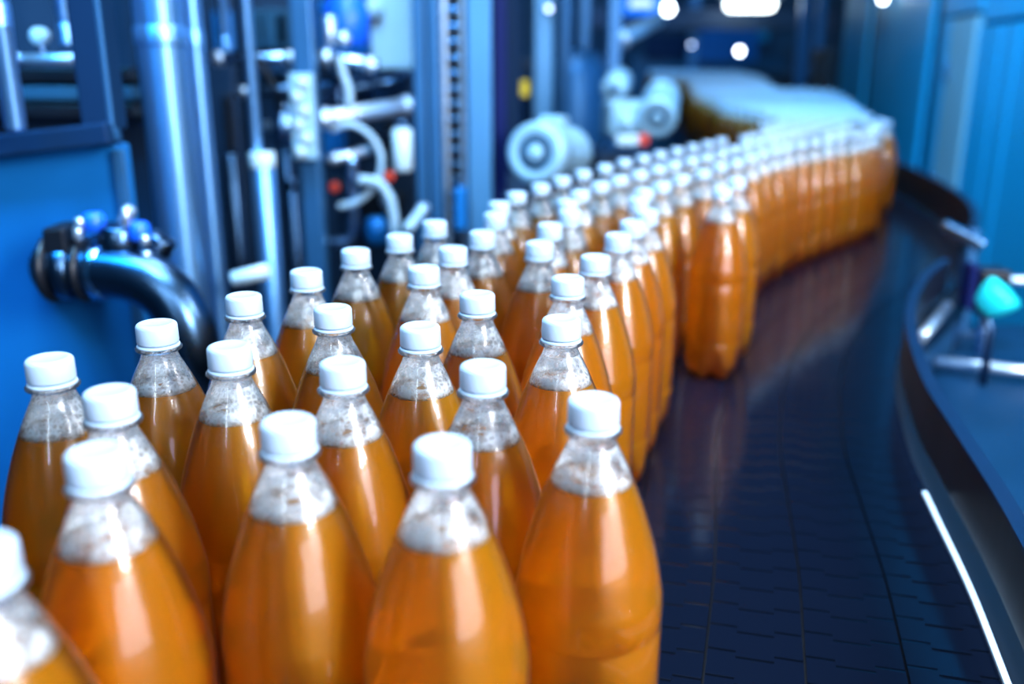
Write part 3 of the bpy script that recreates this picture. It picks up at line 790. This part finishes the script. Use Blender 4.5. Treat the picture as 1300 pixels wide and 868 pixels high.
hose([(420, 165, 2.28), (445, 158, 2.28), (470, 172, 2.28), (484, 200, 2.28), (478, 232, 2.28), (455, 255, 2.28), (430, 262, 2.28)], .008, 'hose', 'looping translucent hose below the bright horizontal pipe')
hose([(447, 200, 2.3), (447, 240, 2.3), (449, 285, 2.3), (444, 303, 2.3), (425, 308, 2.3), (405, 310, 2.3)], .015, 'steel', 'bent upright pipe turning level toward the square post', 'bent_pipe')
hose([(455, 228, 2.26), (480, 232, 2.26), (494, 250, 2.26), (500, 275, 2.26), (502, 300, 2.26)], .012, 'hose', 'grey hose curving down beside the red pilot lights')
p = at(511, 190, 2.3)
t = thing('filter_canister', 'pale upright filter canister beside the tall grey frame', 'canister', (p.x, p.y, p.z - .05))
b = MB(); b.cyl((p.x, p.y, p.z - .052), (p.x, p.y, p.z + .052), .024, 24, .006); b.build('bowl', M['pale'], t)
b = MB(); b.cyl((p.x, p.y, p.z + .052), (p.x, p.y, p.z + .07), .018, 20); b.build('head', M['steel_dark'], t)
for px, py, lab in ((424, 238, 'red pilot light on the dark machine beside the bent pipe'), (494, 224, 'orange red pilot light next to the filter canister')):
    p = at(px, py, 2.45); t = thing('pilot_light', lab, 'light', p)
    b = MB(); b.cyl(p, p + Vector((0, .03, 0)), .013, 16); b.build('lens', M['red'], t)
    b = MB(); b.cyl(p + Vector((0, .012, 0)), p + Vector((0, .06, 0)), .017, 16); b.build('bezel', M['black'], t)
p = at(493, 255, 2.3)
b = MB(); b.cyl(p + Vector((0, 0, -.02)), p + Vector((0, 0, .02)), .014, 16); b.ball(p, .02); tag(b.build('hose_fitting', M['steel_pale']), 'shiny metal fitting on the grey curving hose', 'fitting')
p = at(560, 297, 2.0); q = at(530, 278, 2.2)
hpipe(540, 262, 516, 292, 2.3, 2.2, .013, 'hose', 'pale slanted pipe end behind the left edge caps', 'slanted_pipe', 1)
p = at(478, 290, 2.4)
b = MB(); b.lathe((p.x, p.y, p.z - .04), [(0, .02), (.01, .03), (.05, .03), (.07, .02)], 20); tag(b.build('valve_bulb', M['panel_blue']), 'rounded blue valve bulb low behind the left edge caps', 'valve')
# blue actuator and pale panel
p = at(440, 28, 2.5)
t = thing('valve_actuator', 'bright blue valve actuator with pale cylinders above the manifold pipes', 'actuator', p)
b = MB(); b.lathe(p - Vector((0, 0, .06)), [(0, .045), (.01, .058), (.09, .058), (.12, .04), (.125, .02)], 24); b.build('actuator_body', M['blue'], t)
b = MB(); b.cyl(at(420, 60, 2.45), at(418, 20, 2.45), .017, 16); b.build('cylinder', M['steel_pale'], t)
b = MB(); b.ball(at(436, 50, 2.43), .02); b.build('knuckle', M['steel_pale'], t)
p = at(500, 45, 2.7)
t = thing('access_panel', 'bright pale access panel on the machine beside the tall grey frame', 'panel', (p.x, p.y, p.z - .1))
b = MB(); b.box((p.x - .065, p.y, p.z - .09), (p.x + .065, p.y + .02, p.z + .25), .006); b.build('plate', M['pale'], t)
b = MB(); b.box((p.x - .02, p.y + .02, p.z), (p.x + .02, 3.12, p.z + .04), .002); b.build('bracket', M['steel_dark'], t)
b = MB(); b.cyl((p.x - .05, p.y, p.z + .07), (p.x - .05, p.y - .03, p.z + .07), .024, 18); b.build('knob', M['pale'], t)

hpipe(300, 118, 372, 112, 2.5, 2.5, .012, 'steel_dark', 'dark level pipe crossing behind the thin bright pipe above the cylinder', back=3.12)
p = at(360, 160, 2.35)
t = thing('dosing_pump', 'small grey pump body left of the terminal block post', 'pump', (p.x, p.y, p.z - .06))
b = MB(); b.lathe(p + Vector((0, 0, -.05)), [(0, .02), (.01, .032), (.06, .032), (.075, .022), (.1, .022), (.105, .012)], 22); b.build('pump_body', M['steel'], t)
b = MB(); b.cyl(p + Vector((-.05, 0, .0)), p + Vector((.05, 0, .0)), .012, 14); b.build('port', M['steel_pale'], t)
b = MB(); b.cyl((p.x, p.y, .0), (p.x, p.y, p.z - .05), .014, 14); b.build('stand_pipe', M['steel_dark'], t)
p = at(372, 270, 2.3)
b = MB(); b.cyl((p.x, p.y, .0), (p.x, p.y, p.z + .06), .016, 16); b.cyl((p.x, p.y, p.z + .06), (p.x, p.y, p.z + .085), .022, 16); tag(b.build('stand_pipe', M['steel_dark']), 'dull upright pipe just left of the square terminal block post', 'pipe')
hose([(325, 75, 2.3), (340, 95, 2.3), (352, 120, 2.3), (358, 145, 2.34)], .008, 'black', 'thin black hose leading down to the small grey pump')
hose([(415, 95, 2.5), (450, 110, 2.45), (490, 105, 2.5), (518, 92, 2.5)], .008, 'steel_dark', 'dark sagging cable above the bright horizontal pipe')
p = at(418, 120, 2.5)
b = MB(); b.box((p.x - .03, p.y, p.z - .03), (p.x + .03, 3.12, p.z + .03), .006); tag(b.build('junction_box', M['steel_dark']), 'dull junction box above the bright horizontal pipe', 'box')
# tall frame, cable chain, panel and navy column
def column(px0, px1, py, Y, mat, name, label, cat, dep=.08, zt=3.2):
    a = at(px0, py, Y); c = at(px1, py, Y)
    b = MB(); b.box((a.x, Y, 0), (c.x, Y + dep, zt), .005); return tag(b.build(name, mat), label, cat)
t = thing('machine_upright', 'tall blue grey steel frame post with a groove, left of the cable chain', 'post', (at(543, 150, 2.4).x, 2.4, 0))
for a_, c_ in ((526, 541), (544, 560)):
    b = MB(); b.box((at(a_, 150, 2.4).x, 2.4, 0), (at(c_, 150, 2.4).x, 2.5, 3.2), .004); b.build('upright', M['frame_blue'], t)
b = MB(); b.box((at(540, 150, 2.4).x, 2.42, 0), (at(545, 150, 2.4).x, 2.49, 3.2)); b.build('groove', M['beam_navy'], t)
xc0, xc1 = at(564, 150, 2.45).x, at(590, 150, 2.45).x
t = thing('cable_chain', 'upright cable chain with a ladder of dark openings beside the tall grey frame', 'cable chain', ((xc0 + xc1) / 2, 2.45, 0))
b = MB(); b.box((xc0, 2.50, .2), (xc1, 2.51, 3.0)); b.build('backing', M['black'], t)
for xx in (xc0 + .004, xc1 - .004):
    b = MB(); b.box((xx - .005, 2.45, .2), (xx + .005, 2.51, 3.0), .002); b.build('side_rail', M['steel_pale'], t)
for k in range(62):
    z = .5 + k * .038
    b = MB(); b.box((xc0 + .010, 2.448, z - .009), (xc1 - .010, 2.498, z + .009), .003); b.build('rung', M['steel_dark'], t)
column(593, 624, 130, 2.42, M['panel_pale'], 'machine_column', 'wide bright blue steel column right of the cable chain', 'column')
column(626, 643, 130, 2.50, M['navy'], 'machine_column', 'dark navy column left of the big grey motor', 'column', .12)
p = at(585, 262, 2.38); b = MB(); b.box((p.x - .014, 2.37, p.z - .06), (p.x + .014, 2.40, p.z + .05), .004); tag(b.build('cable_duct', M['panel_blue']), 'short bright blue cable duct at the foot of the cable chain', 'duct')

# motors
def motor(c, axis, r, length, label, shaft=True):
    ax = Vector(axis).normalized()
    t = thing('electric_motor', label, 'motor', c)
    c = Vector(c)
    fin = lambda j, p, a, k: (p[0], p[1] * (1 + (.035 if (k % 4 < 2 and 2 <= j <= 5) else 0)))
    b = MB(); b.lathe(c, [(r * .9, r * .9), (r * .95, r * .94), (r * 1.0, r * .94), (r * 1.2, r * .94), (length - .03, r * .94), (length - .02, r * .94), (length, r * .8)], 64, -ax, fin); b.build('finned_body', M['motor'], t)
    b = MB(); b.lathe(c, [(.012, r * .50), (.006, r * .56), (0, r * .80), (.006, r * .97), (.025, r * 1.02), (r * .92, r * 1.02), (r * .95, r * .95)], 48, -ax); fc = b.build('fan_cover', M['motor'], t)
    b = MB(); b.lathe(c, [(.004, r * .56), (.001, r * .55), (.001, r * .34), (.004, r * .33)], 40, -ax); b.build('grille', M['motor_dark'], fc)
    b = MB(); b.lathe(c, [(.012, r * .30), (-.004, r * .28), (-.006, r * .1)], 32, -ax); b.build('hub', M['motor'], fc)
    u = Vector((0, 0, 1))
    q = -ax * (length * .55) + u * r * 1.02
    b = MB(); b.obox(c + q, (r * .8, r * .9, r * .45), ax.to_track_quat('Y', 'Z').to_matrix(), .006); b.build('terminal_box', M['motor'], t)
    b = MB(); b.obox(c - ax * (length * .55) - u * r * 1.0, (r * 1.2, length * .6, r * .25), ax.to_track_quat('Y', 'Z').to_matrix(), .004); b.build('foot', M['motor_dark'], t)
    return t
c1 = at(678, 194, 2.35)
motor(c1, (-.42, -1, .10), .077, .26, 'big pale grey electric motor facing outward behind the left edge bottles')
c2 = at(834, 151, 3.35)
motor(c2, (-.22, -1, -.28), .070, .27, 'smaller pale motor beside the far bend of bottles')
p = at(792, 150, 3.45)
t = thing('gearbox', 'pale gearbox block joined to the smaller motor', 'gearbox', p)
b = MB(); b.obox(p, (.14, .12, .13), Matrix.Rotation(.2, 3, 'Z'), .02); b.build('casing', M['motor'], t)
b = MB(); b.cyl(p + Vector((.0, -.055, -.01)), p + Vector((.0, -.085, -.01)), .035, 24); b.build('cover', M['motor'], t)
p = at(781, 113, 3.6)
t = thing('drive_head', 'round pale drive head above the gearbox', 'drive', p)
b = MB(); b.cyl(p + Vector((-.01, -.05, 0)), p + Vector((.03, .12, .03)), .05, 28, .012); b.build('drum', M['motor'], t)
b = MB(); b.cyl(p + Vector((-.01, -.06, 0)), p + Vector((-.008, -.045, 0)), .018, 18); b.build('hub', M['motor_dark'], t)
p = at(796, 178, 3.2)
t = thing('sensor_box', 'white sensor box with a red end under the gearbox', 'sensor', p)
b = MB(); b.obox(p, (.075, .05, .032), None, .006); b.build('box', M['pale'], t)
b = MB(); b.obox(p + Vector((.055, 0, .002)), (.03, .045, .034), None, .006); b.build('red_end', M['red'], t)
b = MB(); b.box((p.x - .09, p.y + .0, p.z - .02), (p.x + .05, p.y + .12, p.z + .032)) if False else None
# base frames that carry the motors
for (px, py, Y, w, h, lab) in ((680, 240, 2.55, .18, .0, 'dark machine plinth carrying the big grey motor'), (793, 195, 3.75, .22, .0, 'dark machine plinth carrying gearbox and smaller motor')):
    p = at(px, py, Y); b = MB(); b.box((p.x - w / 2, Y - .06, 0), (p.x + w / 2, Y + .4, p.z), .01); tag(b.build('machine_plinth', M['housing']), lab, 'plinth')

# mid hall posts, sign, lamps
def hpost(px, py, Y, wpx, mat, label, zl=0, zt=4.5):
    p = at(px, py, Y); w = wpx / F * Y / 2
    b = MB(); b.box((p.x - w, Y - w, zl), (p.x + w, Y + w, zt), .006); return tag(b.build('hall_post', M[mat]), label, 'post')
hpost(690, 50, 4.2, 23, 'panel_pale', 'pale shiny post rising behind the big grey motor')
hpost(718, 50, 4.6, 14, 'frame_blue', 'blue post just right of the pale shiny post')
hpost(742, 40, 5.2, 12, 'frame_blue', 'slim post between the blue post and the sign bracket')
hpost(780, 40, 4.0, 16, 'frame_blue', 'post under the blue lit display')
hpost(655, 70, 3.4, 12, 'beam_navy', 'dark slim post just behind the navy column')
p = at(662, 112, 3.5); b = MB(); b.box((p.x - .026, 3.48, p.z - .028), (p.x + .026, 3.50, p.z + .028), .002); tag(b.build('warning_plate', M['yellow']), 'small yellow warning plate on dark machinery behind the big motor', 'sign')
p = at(728, 110, 4.8)
t = thing('storage_tank', 'rounded blue tank behind the big grey motor', 'tank', (p.x, p.y, 0))
b = MB(); b.lathe((p.x, p.y, .35), [(0, .08), (.05, .15), (.12, .17), (1.05, .17), (1.13, .14), (1.16, .05)], 32); b.build('vessel', M['frame_blue'], t)
for k in range(3):
    a = k * 2.1; b = MB(); b.box((p.x + .14 * math.cos(a) - .015, p.y + .14 * math.sin(a) - .015, 0), (p.x + .14 * math.cos(a) + .015, p.y + .14 * math.sin(a) + .015, .45)); b.build('leg', M['steel'], t)
hpipe(786, 52, 836, 24, 4.0, 4.4, .033, 'steel_pale', 'slanted pale duct below the blue lit display', 'slanted_duct', 1)
p = at(818, 6, 5.5)
t = thing('display_screen', 'bright blue lit display hanging above the far machinery', 'display', p)
b = MB(); b.box((p.x - .13, 5.5, p.z - .07), (p.x + .11, 5.56, p.z + .10), .01); b.build('case', M['navy'], t)
b = MB(); b.box((p.x - .115, 5.485, p.z - .055), (p.x + .095, 5.499, p.z + .085), .004); sc_ = b.build('screen', M['screen'], t)
b = MB(); b.box((p.x - .085, 5.478, p.z - .015), (p.x + .045, 5.484, p.z + .03), .002); b.build('message_bar', M['screenw'], sc_)
b = MB(); b.cyl((p.x, 5.55, p.z + .1), (p.x, 5.55, 5.2), .02, 12); b.build('hanger', M['frame_blue'], t)
p = at(954, 5, 9.0)
t = thing('ceiling_light', 'bright white fluorescent fitting hanging over the far bottles', 'light', p)
b = MB(); b.box((p.x - .25, 8.9, p.z + .05), (p.x + .25, 9.2, p.z + .09), .01); b.build('housing', M['pale'], t)
b = MB(); b.box((p.x - .205, 8.95, p.z - .05), (p.x + .205, 9.15, p.z + .049), .03); b.build('diffuser', M['lamp'], t)
for dx in (-.2, .2):
    b = MB(); b.cyl((p.x + dx, 9.05, p.z + .09), (p.x + dx, 9.05, 5.2), .006, 8); b.build('hanger', M['steel'], t)
def pilot(px, py, Y, r, mat, label):
    p = at(px, py, Y); t = thing('indicator_lamp', label, 'lamp', p)
    b = MB(); b.ball(p, r, 14); b.build('bulb', M[mat], t)
    b = MB(); b.cyl(p + Vector((0, r * .6, 0)), p + Vector((0, r * .6 + .08, 0)), r * 1.3, 14); b.build('base', M['beam_navy'], t)
pilot(939, 65, 8.0, .026, 'pilot', 'white glowing indicator lamp over the far caps')
pilot(848, 11, 6.0, .034, 'pilot', 'white glowing lamp at the end of the blue display')
pilot(697, 11, 4.1, .012, 'pilot_dim', 'small glowing lamp on the pale shiny post')
pilot(878, 57, 7.5, .014, 'pilot_dim', 'faint violet indicator lamp among far machinery')
pilot(1121, -1, 6.2, .022, 'pilot', 'small glowing lamp above the blue enclosure')

# dark machine bodies that fill the hall behind the pipes
def housing(px0, px1, pyt, Y, dep, mat, label, z0=0, details=()):
    a = at(px0, 100, Y); c = at(px1, 100, Y); zt = at(600, pyt, Y).z
    t = thing('machine_housing', label, 'machine', ((a.x + c.x) / 2, Y + dep / 2, z0))
    b = MB(); b.box((a.x, Y, z0), (c.x, Y + dep, zt), .015); b.build('body', M[mat], t)
    for (x0, y0, x1, y1, mm, nm) in details:
        p = at(x0, y0, Y - .001); q = at(x1, y1, Y - .001)
        b = MB(); b.box((min(p.x, q.x), Y - .03, min(p.z, q.z)), (max(p.x, q.x), Y + .004, max(p.z, q.z)), .004); b.build(nm, M[mm], t)
    return t
housing(60, 300, -60, 3.0, .9, 'housing', 'dark machine body behind the two tall pipes', 0,
    ((140, 110, 165, 190, 'housing2', 'cover_plate'), (150, 200, 172, 230, 'steel_dark', 'cover_plate'), (272, 15, 300, 65, 'panel_blue', 'cover_plate'), (285, 120, 300, 190, 'black', 'slot'), (145, 30, 160, 60, 'black', 'slot')))
housing(312, 523, -40, 3.1, .9, 'housing', 'dark machine body behind the manifold hoses', 0,
    ((310, 12, 372, 62, 'housing2', 'cover_plate'), (330, 15, 340, 60, 'hose', 'cover_plate'), (352, 18, 368, 58, 'steel', 'cover_plate'), (410, 95, 520, 128, 'beam_navy', 'cover_plate'), (410, 160, 440, 200, 'panel_blue', 'cover_plate'), (490, 150, 505, 215, 'black', 'slot'),
     (330, 90, 372, 110, 'steel_dark', 'cover_plate'), (345, 150, 375, 175, 'steel', 'cover_plate'), (455, 245, 515, 300, 'black', 'slot'), (405, 0, 470, 70, 'panel_blue', 'cover_plate')))
housing(534, 660, -40, 3.3, .9, 'beam_navy', 'navy machine body behind the cable chain', 0)
housing(640, 770, 75, 5.4, .8, 'housing', 'dark machine body behind the blue tank', 0,
    ((650, 110, 672, 200, 'beam_navy', 'cover_plate'), (742, 85, 765, 150, 'frame_blue', 'cover_plate')))
housing(800, 1000, 72, 10.6, .8, 'housing2', 'long teal machine body behind the farthest bottles', 0,
    ((880, 30, 960, 78, 'panel_blue', 'cover_plate'), (820, 45, 870, 75, 'beam_navy', 'slot')))
housing(880, 1060, 20, 11.7, .6, 'wall', 'tall blue cabinet against the far wall', 0, ((930, 38, 975, 52, 'wallblue', 'window'), (985, 40, 1020, 70, 'housing2', 'cover_plate')))
housing(985, 1048, 100, 9.7, .5, 'black', 'dark low machine beyond the crowd of bottles', 0)
housing(1046, 1064, 62, 6.4, .3, 'black', 'narrow black control post by the blue enclosure', 0)
for px, Y, w, lab in ((1020, 8.2, 12, 'slim far post near the black control post'), (1040, 7.4, 10, 'grey far post left of the blue enclosure'), (880, 9.6, 12, 'slim far post behind the farthest caps')):
    hpost(px, 40, Y, w, 'frame_blue', lab)
p0 = at(880, 92, 10.3); p1 = at(1045, 92, 9.6)
b = MB(); b.bar(p0, p1, .05, .05, .005); tag(b.build('hand_rail', M['steel_dark']), 'long level rail running behind the farthest bottles', 'rail')
b = MB(); b.bar(at(740, 22, 9.5), at(1060, 26, 9.5), .12, .2, .01); tag(b.build('cable_tray', M['housing']), 'dark cable tray spanning the hall below the ceiling', 'tray')

# ------------------------------------------------------------------ light
def area(name, loc, target, sx, sy, power, col):
    l = bpy.data.lights.new(name, 'AREA'); l.shape = 'RECTANGLE'; l.size = sx; l.size_y = sy; l.energy = power; l.color = col
    if name == 'blue_fill': l.spread = 1.5
    o = bpy.data.objects.new(name, l); C.objects.link(o); o.location = loc
    d = Vector(target) - Vector(loc); o.rotation_euler = d.to_track_quat('-Z', 'Y').to_euler(); return o
W = (.70, .86, 1.0); BL = (.03, .50, 1.0)
area('ceiling_lamp', (.0, .9, 4.2), (-.05, .9, ZB), 1.4, 2.0, 120, W)
area('ceiling_lamp', (.2, 3.0, 4.8), (.9, 4.0, ZB), 1.2, 1.6, 105, (.82, .90, 1.0))
area('strip_or_fill', (1.50, -1.10, ZB + 1.25), (.1, .9, ZB + .3), .15, .80, 50, (.92, .95, 1.0))
area('strip_or_fill', (1.73, -.88, ZB + 1.25), (.1, .9, ZB + .3), .13, .80, 42, (.92, .95, 1.0))
area('strip_or_fill', (1.90, -.68, ZB + 1.25), (.1, .9, ZB + .3), .06, .80, 20, (.92, .95, 1.0))
area('strip_or_fill', (1.9, .75, ZB + 1.55), (.8, 2.5, ZB + .2), .4, .6, 34, (.92, .92, 1.0))  # added fill that brightens the right faces of the far bottles
area('soft_lamp', (1.5, -1.25, ZB + .38), (.1, .9, ZB + .2), 1.8, .8, 42, (.84, .80, 1.0))
area('strip_or_fill', (-.6, -1.4, ZB + 1.2), (-.1, .9, ZB + .2), .12, .7, 9, (.7, .86, 1.0))
area('pipe_fill', (-.1, .3, 3.3), (-.55, 1.7, 1.6), .5, .5, 36, (.50, .80, 1.0))  # added light aimed at the tall pipes to draw their streaks
area('front_fill', (.3, -1.6, ZB + 2.2), (-.05, .8, ZB + .1), 1.8, .6, 30, W)  # fill added behind the camera to lift the bottle fronts
area('blue_fill', (-1.0, .75, 2.3), (-.9, 1.35, 1.2), .6, .3, 6, BL)  # added blue fill on the left cabinet, not a fixture of the hall
area('blue_fill', (-.5, .6, 3.9), (-.7, 2.4, 1.6), 1.2, .3, 34, (.10, .52, 1.0))  # blue fill added for the pipes and manifold
area('blue_fill', (.6, 2.6, 3.6), (2.2, 4.6, 1.4), .8, .8, 52, (.03, .46, .9))  # blue fill added to brighten the right enclosure
area('blue_fill', (.2, 7.0, 4.6), (.5, 10, 1.5), 2.5, 1.5, 60, (.08, .48, 1.0))  # blue fill added for the far end of the hall
w = bpy.data.worlds.new('hall'); SC.world = w; w.use_nodes = True
bg = w.node_tree.nodes['Background']; bg.inputs[0].default_value = (.015, .20, .42, 1); bg.inputs[1].default_value = .3

SC.view_settings.view_transform = 'Standard'
SC.view_settings.look = 'None'
SC.view_settings.exposure = 0.05
SC.view_settings.gamma = 0.88
SC.cycles.max_bounces = 16; SC.cycles.transmission_bounces = 12; SC.cycles.transparent_max_bounces = 28
SC.cycles.glossy_bounces = 6; SC.cycles.diffuse_bounces = 4
SC.cycles.blur_glossy = 1.0; SC.cycles.sample_clamp_indirect = 6.0
SC.cycles.use_denoising = True
